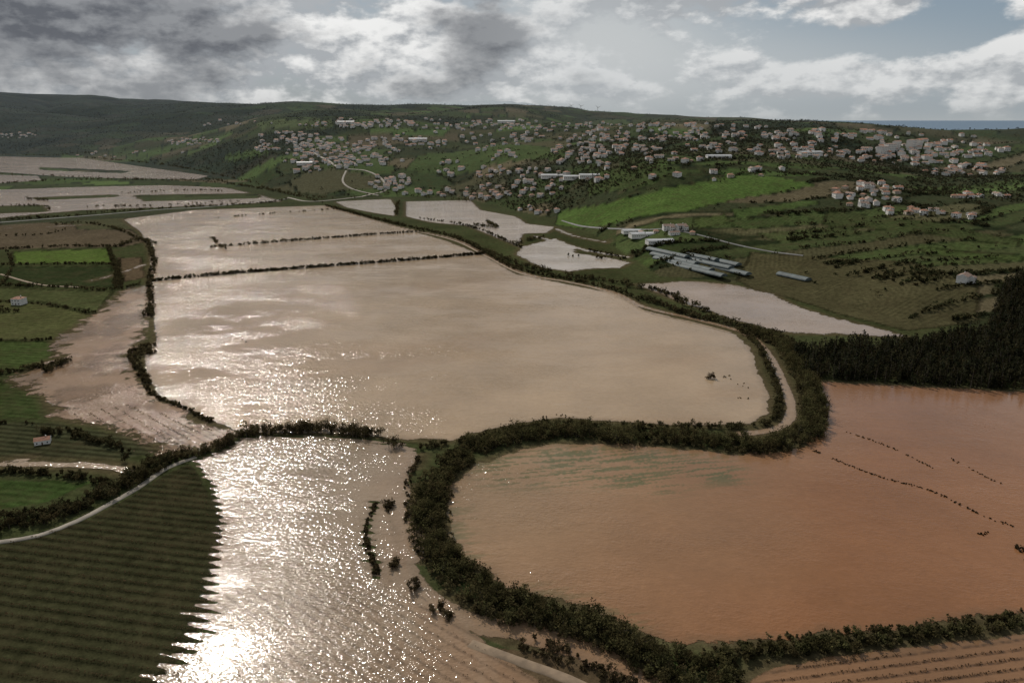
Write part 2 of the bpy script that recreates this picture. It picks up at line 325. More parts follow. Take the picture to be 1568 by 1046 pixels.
vpoly=flat([(-40,845),(140,797),(290,712),(325,770),(350,800),(330,920),(306,990),(260,1060),(150,1180),(-200,1180)])
wet=sst(-6,0,shore)[:,None]*.65*(RR<1300)[:,None]*((WID!=1)|(GX>0))[:,None];GC=GC*(1-wet)+np.array((.085,.062,.036))*wet
def haze_tint(C,r):
    f=(1-np.exp(-np.maximum(r-600,0)/5000))[:,None];return C*(1-f)+np.array((.098,.115,.130))*f  # distance haze painted into the base colour, bluer with range
GC=haze_tint(GC,RR)
# ---------------------------------------------------------------- ground material
gm,n=newmat('ground');g=n.n('ShaderNodeNewGeometry').outputs['Position']
col=n.n('ShaderNodeAttribute',attribute_name='gcol').outputs['Color']
ang=n.n('ShaderNodeAttribute',attribute_name='ang').outputs['Fac'];fur=n.n('ShaderNodeAttribute',attribute_name='fur').outputs['Fac']
s3=n.n('ShaderNodeSeparateXYZ',{0:g})
pr=n.m('SUBTRACT',n.m('MULTIPLY',s3.outputs[1],n.m('COSINE',ang)),n.m('MULTIPLY',s3.outputs[0],n.m('SINE',ang)))
st=n.m('SINE',n.m('ADD',n.m('MULTIPLY',pr,2*math.pi/3.0),n.m('MULTIPLY',n.noise(g,.2,1),.8)))
f1=n.mr(n.noise(g,.35,5,.68),.3,.7,.6,1.45)
f3=n.m('ADD',1.,n.m('MULTIPLY',st,fur))
f=n.m('MULTIPLY',n.m('MULTIPLY',f1,n.mr(n.noise(g,2.5,2,.6),.3,.7,.75,1.25)),f3)
c=n.n('ShaderNodeVectorMath',{0:col,1:f},operation='MULTIPLY').outputs[0]
c=n.mix(n.mr(n.noise(g,.09,4,.7),.48,.72,0,.5),c,(.064,.052,.028))
b=n.n('ShaderNodeBsdfDiffuse',{'Color':c})
n.n('ShaderNodeOutputMaterial',{'Surface':b.outputs[0]})
mk('ground',np.stack([GX,GY,GZ],1),FQ,[gm],{'gcol':GC},{'ang':ANG,'fur':FUR},smooth=True)
# ---------------------------------------------------------------- water material
wm,n=newmat('muddy_flood_water');g=n.n('ShaderNodeNewGeometry').outputs['Position']
wc=n.n('ShaderNodeAttribute',attribute_name='wcol').outputs['Color']
at=lambda k:n.n('ShaderNodeAttribute',attribute_name=k).outputs['Fac']
sh=at('shore');rag=at('rag');row=at('row')
s3=n.n('ShaderNodeSeparateXYZ',{0:g})
ra=-.19;pr=n.m('SUBTRACT',n.m('MULTIPLY',s3.outputs[1],math.cos(ra)),n.m('MULTIPLY',s3.outputs[0],math.sin(ra)))
st=n.m('SINE',n.m('MULTIPLY',pr,2*math.pi/3.0))
nz=n.mr(n.noise(g,.13,6,.68),.25,.75,-1,1)
lv=n.m('ADD',n.m('ADD',sh,n.m('MULTIPLY',nz,rag)),n.m('MULTIPLY',st,n.m('MULTIPLY',row,n.mr(n.noise(g,.35,2),.3,.7,.1,1.8))))
mask=n.mr(lv,-.2,.25)
f=n.mr(n.noise(g,.03,4,.6),.3,.7,.88,1.12);f2=n.mr(n.noise(g,.5,3,.7),.3,.7,.94,1.06)
sa=at('sa');smp=at('sm')
pr2=n.m('SUBTRACT',n.m('MULTIPLY',s3.outputs[1],n.m('COSINE',sa)),n.m('MULTIPLY',s3.outputs[0],n.m('SINE',sa)))
st2=n.m('SINE',n.m('ADD',n.m('MULTIPLY',pr2,2*math.pi/2.4),n.m('MULTIPLY',n.noise(g,.25,1),1.2)))
f3=n.m('SUBTRACT',1.,n.m('MULTIPLY',n.m('MULTIPLY',smp,n.mr(st2,.1,1.,0,1)),n.mr(n.noise(g,.6,3,.7),.35,.6,.2,1.3)))
c=n.n('ShaderNodeVectorMath',{0:wc,1:n.m('MULTIPLY',n.m('MULTIPLY',f,f2),f3)},operation='MULTIPLY').outputs[0]
c=n.mix(n.mr(lv,0,3.,.4,0),c,(.11,.075,.042))
wind=n.mr(n.noise(n.n('ShaderNodeMapping',{'Vector':g,'Scale':(1,1.8,1),'Rotation':(0,0,.2)}).outputs[0],.016,5,.7),.42,.60,.3,1.)
mp=n.n('ShaderNodeMapping',{'Vector':g,'Rotation':(0,0,.35),'Scale':(1.,1.5,1.)}).outputs[0]
hh=n.m('ADD',n.m('MULTIPLY',n.noise(mp,.85,2,.62),.36),n.m('MULTIPLY',n.noise(mp,.24,1,.5),.22))
bmp=n.n('ShaderNodeBump',{'Height':n.m('MULTIPLY',n.m('MULTIPLY',hh,wind),at('wav')),'Strength':1.,'Distance':1.})
b=n.n('ShaderNodeBsdfPrincipled',{'Base Color':c,'Roughness':.075,'IOR':1.33,'Specular IOR Level':at('spc'),'Normal':bmp.outputs[0]})
tr=n.n('ShaderNodeBsdfTransparent')
n.n('ShaderNodeOutputMaterial',{'Surface':n.n('ShaderNodeMixShader',{0:mask,1:tr.outputs[0],2:b.outputs[0]}).outputs[0]})
fm=(shore[FQ].max(1)>-12)&(RR[FQ].max(1)<2600)
fw=FQ[fm];used=np.unique(fw);mp_=np.full(len(GX),-1);mp_[used]=np.arange(len(used))
mk('flood_water',np.stack([GX,GY,GZ+.08],1)[used],mp_[fw],[wm],{'wcol':WC[used]},{'shore':shore[used],'rag':RAG[used],'row':ROW[used],'sa':SA[used],'sm':SM[used],'spc':SPC[used],'wav':WAV[used]},smooth=True)
print('T ground',time.time()-T00)
# ---------------------------------------------------------------- sea + far mountains
sm,n=newmat('sea_water');g=n.n('ShaderNodeNewGeometry').outputs['Position']
bmp=n.n('ShaderNodeBump',{'Height':n.noise(g,.02,3,.6),'Strength':.4,'Distance':8.})
n.n('ShaderNodeOutputMaterial',{'Surface':n.n('ShaderNodeBsdfPrincipled',{'Base Color':(.12,.18,.25,1),'Roughness':.6,'Specular IOR Level':.2,'Normal':bmp.outputs[0]}).outputs[0]})
mk('sea',[(-60000,-2000,-8),(60000,-2000,-8),(60000,60000,-8),(-60000,60000,-8)],[(0,1,2,3)],[sm])
def mountains(name,prof,r,col):  # col is a bluish base colour with distance haze painted in
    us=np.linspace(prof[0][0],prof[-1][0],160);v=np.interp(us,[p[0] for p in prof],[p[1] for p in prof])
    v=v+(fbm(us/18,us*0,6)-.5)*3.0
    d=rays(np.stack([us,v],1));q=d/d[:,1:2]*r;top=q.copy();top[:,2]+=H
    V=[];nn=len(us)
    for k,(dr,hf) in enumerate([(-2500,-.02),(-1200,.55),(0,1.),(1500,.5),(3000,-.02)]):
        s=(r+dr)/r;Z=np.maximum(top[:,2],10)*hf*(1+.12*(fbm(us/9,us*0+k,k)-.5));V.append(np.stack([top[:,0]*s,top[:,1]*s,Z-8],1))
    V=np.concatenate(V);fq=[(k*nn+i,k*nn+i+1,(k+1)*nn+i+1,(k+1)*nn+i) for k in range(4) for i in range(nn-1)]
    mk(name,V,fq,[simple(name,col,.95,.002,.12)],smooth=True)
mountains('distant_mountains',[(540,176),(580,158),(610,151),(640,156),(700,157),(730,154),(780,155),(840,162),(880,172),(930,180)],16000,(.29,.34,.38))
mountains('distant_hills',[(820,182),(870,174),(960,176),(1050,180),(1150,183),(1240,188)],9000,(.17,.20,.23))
# ---------------------------------------------------------------- vegetation
leafm=simple('foliage',(0,0,0),.75,.3,.25,attr='tint',trans=True)
barkm=simple('bark',(.07,.055,.04),.9,2.,.3)
TOT=0
def rnd_unit(k):
    v=rng.normal(size=(k,3));return v/np.linalg.norm(v,axis=1)[:,None]
def foliage(name,P,Hh,W,nl,ls,col,shape='bush',trunk=True,cvar=.35,far=False):
    """P base points (N,3), Hh heights, W crown radii; every crown is uneven lobes of leaf clumps"""
    global TOT
    N_=len(P);K=6;TOT+=N_*nl
    lob=rng.normal(size=(N_,K,3))*.45
    pick=rng.integers(0,K,(N_,nl));L_=np.take_along_axis(lob,pick[:,:,None],1)
    o=L_+rng.normal(size=(N_,nl,3))*.30
    if shape=='cone':
        t=rng.random((N_,nl))**1.3;a=rng.random((N_,nl))*6.283;rad=(1-t)**.6*(.45+.55*rng.random((N_,nl)))*(1+.3*np.sin(t*30))
        c=np.stack([np.cos(a)*rad*W[:,None],np.sin(a)*rad*W[:,None],(.12+.88*t)*Hh[:,None]],2)
    else:
        zc_=.55;c=np.stack([o[:,:,0]*W[:,None],o[:,:,1]*W[:,None],(zc_+np.clip(o[:,:,2],-1.3,1.25)*.38)*Hh[:,None]],2)
    c=(c+P[:,None,:]).reshape(-1,3);c[:,2]=np.maximum(c[:,2],np.repeat(P[:,2],nl)+.1)
    M=len(c);s=(ls*(.5+rng.random(M)))[:,None]
    u=rnd_unit(M);v=np.cross(u,rnd_unit(M));v/=np.linalg.norm(v,axis=1)[:,None]+1e-6
    q=np.stack([c-u*s,c-v*s*.6,c+u*s,c+v*s*.6],1).reshape(-1,3)
    tint=np.array(col)[None]*(1+cvar*rng.normal(size=(N_,1)).clip(-1.6,1.8));hue=rng.random((N_,1))
    tint=tint*(1-.45*hue)+np.array((.10,.072,.035))*min(1,max(col)/.045)*.45*hue
    if far: tint=haze_tint(tint,np.hypot(P[:,0],P[:,1]))
    tint=np.repeat(tint,nl,0)*(.6+.8*rng.random((M,1)));tint=np.clip(tint,.006,.3)
    V=[q];C=[np.repeat(tint,4,0)];Fs=[np.arange(M*4).reshape(-1,4)];MI=[np.zeros(M,int)]
    if trunk:
        off=M*4;a=np.arange(5)*2*math.pi/5;ring=np.stack([np.cos(a),np.sin(a),0*a],1)
        def stem(A,B,ra,rb):
            nonlocal off
            n_=len(A);lo_=A[:,None]+ring[None]*ra[:,None,None];hi=B[:,None]+ring[None]*rb[:,None,None]
            vv=np.concatenate([lo_,hi],1).reshape(-1,3);b0=off+np.arange(n_)[:,None]*10
            ff=np.stack([np.stack([b0[:,0]+k,b0[:,0]+(k+1)%5,b0[:,0]+5+(k+1)%5,b0[:,0]+5+k],1) for k in range(5)],1).reshape(-1,4)
            V.append(vv);C.append(np.full((len(vv),3),.06));Fs.append(ff);MI.append(np.ones(len(ff),int));off+=len(vv)
        top=P+np.stack([W*.1*rng.normal(size=N_),W*.1*rng.normal(size=N_),Hh*(.9 if shape=='cone' else .6)],1)
        low_=P.copy();low_[:,2]-=.3
        stem(low_,top,Hh*.025+.03,Hh*.008+.01)
        if shape!='cone':
            for k in range(2):
                mid=P*.5+top*.5;tip=mid+np.stack([W*.5*rng.normal(size=N_),W*.5*rng.normal(size=N_),Hh*.3],1);stem(mid,tip,Hh*.014,Hh*.004+.005)
    return mk(name,np.concatenate(V),np.concatenate(Fs),[leafm,barkm],{'tint':np.concatenate(C)},midx=np.concatenate(MI))
def along(pts,width,spacing,gap=0.,seed=0,terrain=False):
    P=ground_pts(pts)[:,:2] if terrain else flat(pts);Lp=smooth_line(P,max(spacing*.5,.5))
    d=np.r_[0,np.cumsum(np.linalg.norm(np.diff(Lp,axis=0),axis=1))];k=int(d[-1]*max(1,width/spacing)/spacing)+1
    s=rng.random(k)*d[-1];x=np.interp(s,d,Lp[:,0]);y=np.interp(s,d,Lp[:,1])
    tx=np.interp(s+1,d,Lp[:,0])-x;ty=np.interp(s+1,d,Lp[:,1])-y;l=np.hypot(tx,ty)+1e-6
    o=(rng.random(k)-.5)*width*(.65+.8*fbm(x/9,y/9,seed+80,2));x=x-ty/l*o;y=y+tx/l*o
    keep=np.ones(k,bool)
    if gap>0:keep=fbm(x/14,y/14,seed+50,2)>gap
    x=x[keep];y=y[keep];return np.stack([x,y,height(x,y)],1)
def hedge(name,specs,nl,ls,col,shape='bush',trunk=True,wf=.30):
    Ps=[];Hs=[];Ws=[]
    for sp in specs:
        pts,wd_,spc,h0,h1=sp[:5];gap=sp[5] if len(sp)>5 else 0
        P=along(pts,wd_,spc,gap,len(Ps),terrain=len(sp)>6)
        hh=h0+(h1-h0)*np.clip(rng.random(len(P))**1.4*(.5+fbm(P[:,0]/11,P[:,1]/11,66,2)),0,1.2);Ps.append(P);Hs.append(hh);Ws.append(hh*(wf+.2*rng.random(len(P))))
    P=np.concatenate(Ps);return foliage(name,P,np.concatenate(Hs),np.concatenate(Ws),nl,ls,col,shape,trunk)
loop=[(1150,508),(1195,528),(1222,560),(1240,600),(1247,632),(1238,662),(1190,684),(1120,684),(1040,672),(960,670),(880,664),(810,666),(750,682),(700,705),(668,740),(656,790),(668,845),(712,890),(760,925),(850,950),(920,970),(985,1005),(1050,1035),(1120,1075)]
hedge('riverside_trees',[(loop,8.,1.7,2.0,4.8),([(1060,1028),(1130,1005),(1250,992),(1400,975),(1568,952),(1750,930)],3.4,1.4,1.2,2.6)],170,.23,(.068,.066,.028))
hedge('riverside_scrub',[(loop,10.5,1.5,.9,2.2),([(1060,1015),(1200,990),(1400,970),(1568,948),(1750,925)],5,1.3,.6,1.5)],40,.24,(.098,.084,.042),trunk=False)
hedge('meander_inner_hedge',[([(1130,503),(1160,530),(1175,560),(1190,600),(1192,628),(1178,648),(1140,656),(1060,655),(960,655),(880,652),(830,650)],2.2,1.3,1.4,3.),
  ([(830,650),(760,665),(690,680),(640,688)],2.,1.3,1.2,2.6,.35)],90,.24,(.060,.056,.026))
hedge('levee_trees',[([(372,664),(420,664),(470,660),(520,662),(560,668),(582,671)],4.4,1.3,1.8,4.),([(600,683),(612,688)],3,1.5,2.5,4.),
  ([(365,668),(340,684),(300,696),(270,705)],4,1.4,1.5,3.4),([(330,650),(280,625),(240,608),(222,590)],1.4,1.0,.6,1.6,.35),([(225,588),(210,560),(205,540),(240,528)],3.4,1.4,1.,2.6,.3),([(210,545),(238,540)],5,1.6,1.6,3.)],110,.24,(.054,.046,.023))
hedge('roadside_trees',[([(-120,828),(0,806),(90,788),(160,760),(200,738),(240,712),(275,702)],7.,1.4,1.4,3.8),([(-80,722),(0,722),(80,728),(150,738),(170,750)],2.5,1.3,1.,2.4),
  ([(60,662),(130,672),(190,690),(200,712)],3,1.6,1.2,3.,.3),([(-60,648),(60,650),(140,668)],1.5,1.4,.6,1.8,.3)],110,.25,(.042,.040,.019))
hedge('channel_bushes',[([(596,770),(600,820),(606,870)],2.2,.8,.8,2.0,.3),([(560,830),(575,880)],1.2,.8,.4,1.2,.3),([(625,895),(640,905)],3,1.2,1.4,2.6),([(660,930),(695,946)],2.5,1.,.9,2.),
  ([(800,985),(850,1000),(920,1030),(980,1060)],4.,1.2,.8,2.2,.3),([(640,700),(625,740),(622,800)],1.5,1.2,.7,1.8,.4),([(690,905),(780,945),(860,970)],2,1.3,.4,1.3,.4),([(575,770),(560,820),(580,880)],1.,.6,.3,.8,.3)],100,.18,(.064,.050,.027))
hedge('river_levee_hedge',[([(500,316),(600,342),(690,362),(745,388),(790,412),(870,428),(940,444),(985,462)],4,2.1,1.5,3.2),([(985,458),(1060,484),(1130,500),(1200,520),(1230,560)],5.,1.9,2.,4.),
 ([(745,384),(800,408),(880,424),(960,436)],5,2.6,1.5,4.,.35),([(960,440),(1010,446),(1060,470),(1120,488)],6,2.4,1.6,4.,.35),([(610,310),(606,330)],3,3,2,5),([(725,345),(760,350),(745,340)],4,2.4,2,4.),
 ([(785,375),(815,368),(840,362)],4,2.5,2,4.,.3),([(870,392),(960,398),(900,384)],3,2.4,1.5,3.,.4),([(640,335),(720,348),(800,380)],3,2.4,1.5,3,.4)],44,.42,(.048,.046,.022))
hedge('basin_tree_lines',[([(232,431),(330,422),(440,413),(560,404),(650,397),(742,389)],1.2,.75,1.3,2.7),([(322,379),(440,370),(560,361),(650,355)],1.1,1.,1.2,2.6,.25),([(228,372),(236,400),(230,430),(232,470),(230,486)],3,2.,1.6,3.4,.2),
 ([(130,328),(250,320),(400,312),(440,306)],3,2.4,1.6,4,.3),([(-60,340),(0,338),(130,330)],4,2.6,1.6,4,.25),([(220,484),(232,482)],4,2,2,3.6),([(325,366),(345,384)],3,3,2,3.6,.3),
 ([(0,282),(120,276),(300,278),(400,290),(500,312)],6,4,2.5,5,.3),([(-60,268),(60,270),(220,276),(320,276),(350,282)],5,5,2.5,6,.35),([(-40,318),(60,316),(80,322)],3,4,2,4),([(40,306),(90,308)],4,3,2,5,.45),([(120,318),(240,316),(380,309)],4,4,2,4,.4),
 ([(130,242),(240,252),(330,268),(400,284)],8,6,3,6,.35),([(400,288),(500,305),(600,300),(760,312)],6,5,3,6,.4),([(-60,238),(0,238),(140,240)],8,6,3,6,.3),([(150,298),(300,292),(380,296)],3,4,1.5,3.5,.45),([(330,334),(440,326),(520,320)],1.,2.5,.8,2.,.5)],30,.45,(.042,.038,.019))
hedge('field_hedgerow',[([(-40,384),(90,378),(180,378)],2.5,1.6,1.2,2.8),([(-40,406),(90,405),(180,405)],2.5,1.6,1.2,2.6,.2),([(-40,436),(90,440),(180,442),(175,405),(165,378)],2.5,1.6,1.2,2.8),([(180,378),(215,368),(236,374)],4,2.,1.6,4),
 ([(182,400),(180,440),(215,436)],3,1.8,1.2,3),([(-40,460),(60,466),(150,482)],2,1.8,.8,2.2,.35),([(-40,476),(30,478)],3,2,2,4),([(-60,578),(0,572),(30,568),(100,556)],3,1.4,1.,2.8,.3),([(70,570),(110,552)],3.5,1.4,1.2,2.6),([(85,345),(130,342),(180,352),(225,372)],2.5,2.,1.2,3.4,.3),
 ([(-40,362),(60,360),(100,352)],2.,2.,.8,2.6,.3),([(-40,520),(40,522),(90,518)],1.5,2.,.6,1.8,.4),([(0,440),(20,410),(10,384)],2,1.8,.8,2.6,.3)],54,.3,(.044,.042,.020))
P=flat([(1088,580)]);foliage('bush',np.array([[P[0,0],P[0,1],0],[P[0,0]+1.2,P[0,1]+.4,0],[P[0,0]-1,P[0,1]-.2,0]]),np.array([2.6,1.9,1.6]),np.array([1.3,1.,1.]),260,.18,(.06,.045,.025))
hedge('flood_debris',[([(1110,575),(1150,600),(1130,610),(1100,598)],5,2.6,.2,.6,.35),([(1255,650),(1350,680),(1440,722),(1500,742)],.9,.8,.12,.3,.47),([(1245,690),(1340,728),(1420,750),(1480,778)],1.,.6,.12,.35,.42),([(1450,700),(1568,760),(1640,800)],.8,.8,.12,.28,.5),([(1480,778),(1530,800),(1600,816)],1,.8,.15,.35,.4),
 ([(380,525),(310,492)],1,8,.3,.6),([(830,640),(860,636),(900,650),(1000,654)],1.5,2.,.3,.8,.45),([(1560,835),(1568,850),(1585,870)],2.,1.,.5,1.4),([(940,655),(1020,658)],.8,.8,.2,.5,.4)],24,.2,(.045,.036,.022),trunk=False)
hedge('drift_mat',[([(1498,820),(1514,816)],1.2,.6,.2,.4)],40,.18,(.03,.025,.015),trunk=False)
def in_poly(P,k):
    b0=P.min(0);b1=P.max(0);q=rng.random((k,2))*(b1-b0)+b0;return q[inside(q[:,0],q[:,1],P)]
FP=flat([(1212,545),(1238,580),(1400,590),(1568,598),(1750,606),(1750,470),(1568,446),(1535,460),(1510,508),(1400,530),(1300,530)])
q=in_poly(FP,9000);q=q[:3600];P=np.stack([q[:,0],q[:,1],height(q[:,0],q[:,1])],1);hh=4.2+3.8*rng.random(len(P))**1.3
foliage('pine_forest',P,hh,hh*(.22+.12*rng.random(len(P))),60,.45,(.024,.028,.015),'cone',cvar=.35)
K=300000;az_=rng.uniform(-.72,.72,K);r_=np.exp(rng.uniform(math.log(420),math.log(4200),K));x=r_*np.sin(az_);y=r_*np.cos(az_)
ci,ce=cells(x,y);z=height(x,y);wd_=fbm(x/260,y/200,77,4)
hg=(fbm(x/90,y/90,63,2)>.40)
sel=(z>1.)&(((ce<1.2)&hg)|((wd_>.575)&(rng.random(K)<.28)&(r_>800))|(rng.random(K)<.003)|((az_<-.3)&(r_>2500)&(rng.random(K)<.15)))
x,y,z=x[sel],y[sel],z[sel];bf=ground_pts(brightfield)[:,:2]
kp=~inside(x,y,bf);x,y,z=x[kp],y[kp],z[kp];P=np.stack([x,y,z],1);print('hill trees',len(P));P=P[:34000]
hh=1.0+2.6*rng.random(len(P))**2+np.hypot(P[:,0],P[:,1])*.0005
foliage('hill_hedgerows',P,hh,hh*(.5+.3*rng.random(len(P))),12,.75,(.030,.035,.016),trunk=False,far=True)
def rows(name,poly,ang,spacing,step,hgt,nl,ls,col,keep=1.,phase=.25):
    c_,s_=math.cos(ang),math.sin(ang);U=poly@np.array([[c_,-s_],[s_,c_]])
    vv=np.arange(math.floor(U[:,1].min()/spacing),U[:,1].max()/spacing+1)*spacing+phase*spacing
    uu=np.arange(U[:,0].min(),U[:,0].max(),step);a,b=np.meshgrid(uu,vv);a=a.ravel()+rng.normal(size=a.size)*step*.25;b=b.ravel()+rng.normal(size=b.size)*.06
    x=a*c_-b*s_;y=a*s_+b*c_;k=inside(x,y,poly)&(rng.random(len(x))<keep);x=x[k];y=y[k]
    P=np.stack([x,y,height(x,y)],1);hh=hgt*(.7+.5*rng.random(len(P)));return foliage(name,P,hh,np.full(len(P),step*.4),nl,ls,col,trunk=False,cvar=.2)
rows('vineyard_rows',vpoly,-.19,3.0,.5,.7,8,.12,(.085,.058,.034),keep=.9,phase=.75)
rows('flooded_vines',flat([(330,925),(450,900),(560,880),(640,920),(720,985),(830,1046),(880,1120),(300,1120)]),A1,2.4,1.0,.5,4,.10,(.05,.038,.025),.5)
rows('flooded_vine_stubble',flat([(1150,1060),(1220,1020),(1568,982),(1700,970),(1700,1120),(1100,1120)]),A4,2.4,.6,.5,6,.13,(.040,.026,.015),.8)
rows('flooded_orchard',flat([(100,640),(200,620),(330,660),(262,688),(180,660)]),A2,4.,1.2,1.0,8,.15,(.04,.035,.02),.8)
print('T veg',time.time()-T00,'leaves',TOT)
# ---------------------------------------------------------------- roads
asphalt=simple('pale_road',(.24,.21,.17),.9,.3,.3);dirt=simple('dirt_track',(.22,.16,.105),.95,.3,.35);tarm=simple('asphalt',(.14,.135,.13),.85,.3,.25)
def road(name,pts,wd_,mat,terrain=False,dz=.16):
    P=ground_pts(pts)[:,:2] if terrain else flat(pts);Lp=smooth_line(P,4.);t=np.gradient(Lp,axis=0);t/=np.linalg.norm(t,axis=1)[:,None]+1e-9
    nn=np.stack([-t[:,1],t[:,0]],1);V=[]
    wob=1+.25*(fbm(np.arange(len(Lp))*.4,np.zeros(len(Lp)),4)-.5)
    for o in(-.5,-.42,.42,.5):
        q=Lp+nn*(o*wd_*wob)[:,None];V.append(np.stack([q[:,0],q[:,1],height(q[:,0],q[:,1])+(dz if abs(o)<.45 else -.1)],1))
    V=np.concatenate(V);k=len(Lp);Fq=[(a*k+i,a*k+i+1,(a+1)*k+i+1,(a+1)*k+i) for a in range(3) for i in range(k-1)]
    return mk(name,V,Fq,[mat])
road('country_road',[(-60,838),(0,830),(60,820),(120,797),(160,776),(210,748),(255,717),(300,700)],2.,asphalt)
road('dirt_track',[(720,985),(760,1000),(810,1018),(870,1040),(960,1085)],2.6,dirt)
road('levee_track',[(600,347),(690,367),(745,393),(800,420),(880,434),(945,453),(990,478),(1060,494),(1120,510)],1.8,dirt)
road('valley_road',[(-80,346),(0,341),(130,331),(250,321),(320,317),(440,305)],3.4,tarm)
road('village_road',[(440,303),(480,309),(560,300),(590,292),(585,275),(560,262),(520,257),(500,245),(480,232),(495,225)],3.8,asphalt,True,.4)
road('hill_road',[(860,338),(900,348),(980,352),(1060,358),(1140,378),(1230,392)],2.,tarm,True,.3)
road('hill_track',[(530,262),(525,278),(540,290),(580,300)],3.,asphalt,True,.4)
road('farm_track',[(0,420),(60,436),(120,440)],2.,dirt)
# ---------------------------------------------------------------- buildings
wallm=simple('whitewashed_wall',(.68,.66,.62),.8,.7,.12);wall2=simple('ochre_wall',(.48,.42,.33),.8,.7,.12);roofm=simple('terracotta_roof',(.29,.14,.085),.85,1.2,.35);roof2=simple('weathered_roof',(.24,.16,.12),.85,1.2,.35)
glassm=simple('window_glass',(.03,.035,.04),.2,1,.1);metal=simple('sheet_metal_roof',(.38,.39,.40),.6,.3,.15);gh=simple('greenhouse_film',(.07,.09,.09),.7,.3,.4);doorm=simple('painted_door',(.10,.05,.03),.6,1,.2);conc=simple('concrete',(.4,.39,.37),.9,.6,.15)
class MB:
    def __init__(s):s.V=[];s.F=[];s.M=[]
    def q(s,a,b,c,d,m):
        k=len(s.V);s.V+=[a,b,c,d];s.F.append((k,k+1,k+2,k+3));s.M.append(m)
    def box(s,x0,x1,y0,y1,z0,z1,m):
        p=lambda a,b,c:(a,b,c)
        s.q(p(x0,y0,z0),p(x1,y0,z0),p(x1,y0,z1),p(x0,y0,z1),m);s.q(p(x1,y1,z0),p(x0,y1,z0),p(x0,y1,z1),p(x1,y1,z1),m)
        s.q(p(x0,y1,z0),p(x0,y0,z0),p(x0,y0,z1),p(x0,y1,z1),m);s.q(p(x1,y0,z0),p(x1,y1,z0),p(x1,y1,z1),p(x1,y0,z1),m);s.q(p(x0,y0,z1),p(x1,y0,z1),p(x1,y1,z1),p(x0,y1,z1),m)
    def mesh(s,name,mats):
        me=mk(name,s.V,s.F,mats,midx=s.M,link=False);STORE[name]=(np.array(s.V,float),np.array(s.F),np.array(s.M),mats);return me
STORE={}
def house(name,w_,d,h,rise,hip,mats,floors=1,wing=False,chim=True):
    b=MB();a,c=w_/2,d/2
    def body(ox,oy,a,c,h,rise,hip):
        b.box(ox-a,ox+a,oy-c,oy+c,-2,h,0);o=.35;e=h+.02
        rx=a-c*.9 if hip else a+o
        A=(ox-a-o,oy-c-o,e);B=(ox+a+o,oy-c-o,e);C=(ox+a+o,oy+c+o,e);D_=(ox-a-o,oy+c+o,e);R1=(ox-rx,oy,h+rise);R2=(ox+rx,oy,h+rise)
        b.q(A,B,R2,R1,1);b.q(C,D_,R1,R2,1)
        m=1 if hip else 0
        b.q(D_,A,R1,R1,m);b.q(B,C,R2,R2,m)
        k=max(2,int(a*2/2.8))
        for f in range(floors):
            z=.9+f*2.9
            for i in range(k):
                x=ox-a+(i+.5)*2*a/k
                for s_ in(-1,1):
                    y0=oy+s_*c
                    if f==0 and i==k//2 and s_<0: b.box(x-.5,x+.5,y0-.04,y0+.02,0,2.1,3)
                    else: b.box(x-.5,x+.5,min(y0,y0+s_*.04),max(y0,y0+s_*.04),z,z+1.2,2)
    body(0,0,a,c,h,rise,hip)
    if wing: body(a*.5,-c-1.8,a*.4,2.2,h*.8,rise*.6,False)
    if chim:
        b.box(a*.4,a*.4+.7,.4,1.1,h,h+rise+.7,0)
    return b.mesh(name,mats)
names=['house_a','house_b','house_c','house_d','house_e','house_f']
hm_=[house('house_a',11,8,3.4,2.,False,[wallm,roofm,glassm,doorm]),house('house_b',10,9,6.2,1.9,True,[wallm,roofm,glassm,doorm],2),house('house_c',13,8,5.6,2.,False,[wallm,roof2,glassm,doorm],2,True),
 house('house_d',9,7,3.4,1.7,True,[wall2,roofm,glassm,doorm]),house('house_e',12,9,5.8,1.8,True,[wallm,roofm,glassm,doorm],2,True),house('house_f',15,7,3.6,1.8,False,[wallm,roof2,glassm,doorm])]
ware=house('warehouse',34,14,4.,1.4,False,[wallm,metal,glassm,doorm],1,False,False);apt=house('apartment_block',16,11,11.8,1.2,True,[wallm,roof2,glassm,doorm],4,False,False)
def place(me,name,p,rot,sc=1.):
    o=bpy.data.objects.new(name,me);bpy.context.scene.collection.objects.link(o);o.location=p;o.rotation_euler=(0,0,rot);o.scale=(sc,)*3;return o
cl_=[(480,226,85,14,90),(440,212,50,8,36),(300,218,38,6,32),(525,246,66,12,50),(600,281,32,11,38),(700,298,74,8,40),(800,292,60,12,56),(764,264,90,8,34),(880,274,60,5,14),(925,232,76,10,66),(900,248,50,7,18),(970,212,90,6,36),(1030,246,40,5,14),(640,216,66,7,20),
 (1220,236,74,7,50),(1390,240,84,13,130),(1475,262,58,8,54),(1330,300,54,16,76),(1400,325,42,6,28),(1480,334,25,4,7),(1500,302,42,3,8),(1020,357,45,6,14),(820,322,36,5,14),(780,192,30,3,16),(1150,263,15,2,5),(550,190,90,6,50),(1480,209,14,2,6),(20,209,34,4,20),
 (700,192,190,8,70),(960,196,200,6,80),(1200,208,200,7,70),(180,235,120,6,10),(650,240,130,14,26),(1150,225,210,13,50),(1060,262,150,15,8),(460,255,36,9,14),(560,225,36,10,20),(860,212,120,8,34),(1420,224,90,8,44),(720,215,160,12,30),(1480,232,80,8,28),(350,190,60,4,10)]
uv=[]
for (u,v,su,sv,k) in cl_:
    a=rng.uniform(0,6.283,k);r=rng.random(k)**.6;uv+=list(zip(u+np.cos(a)*r*su*1.1,v+np.sin(a)*r*sv*1.1))
uv+=[(30,466),(1475,432),(1488,434),(1165,270),(66,678),(40,680)]
P=ground_pts(uv);okp=[]
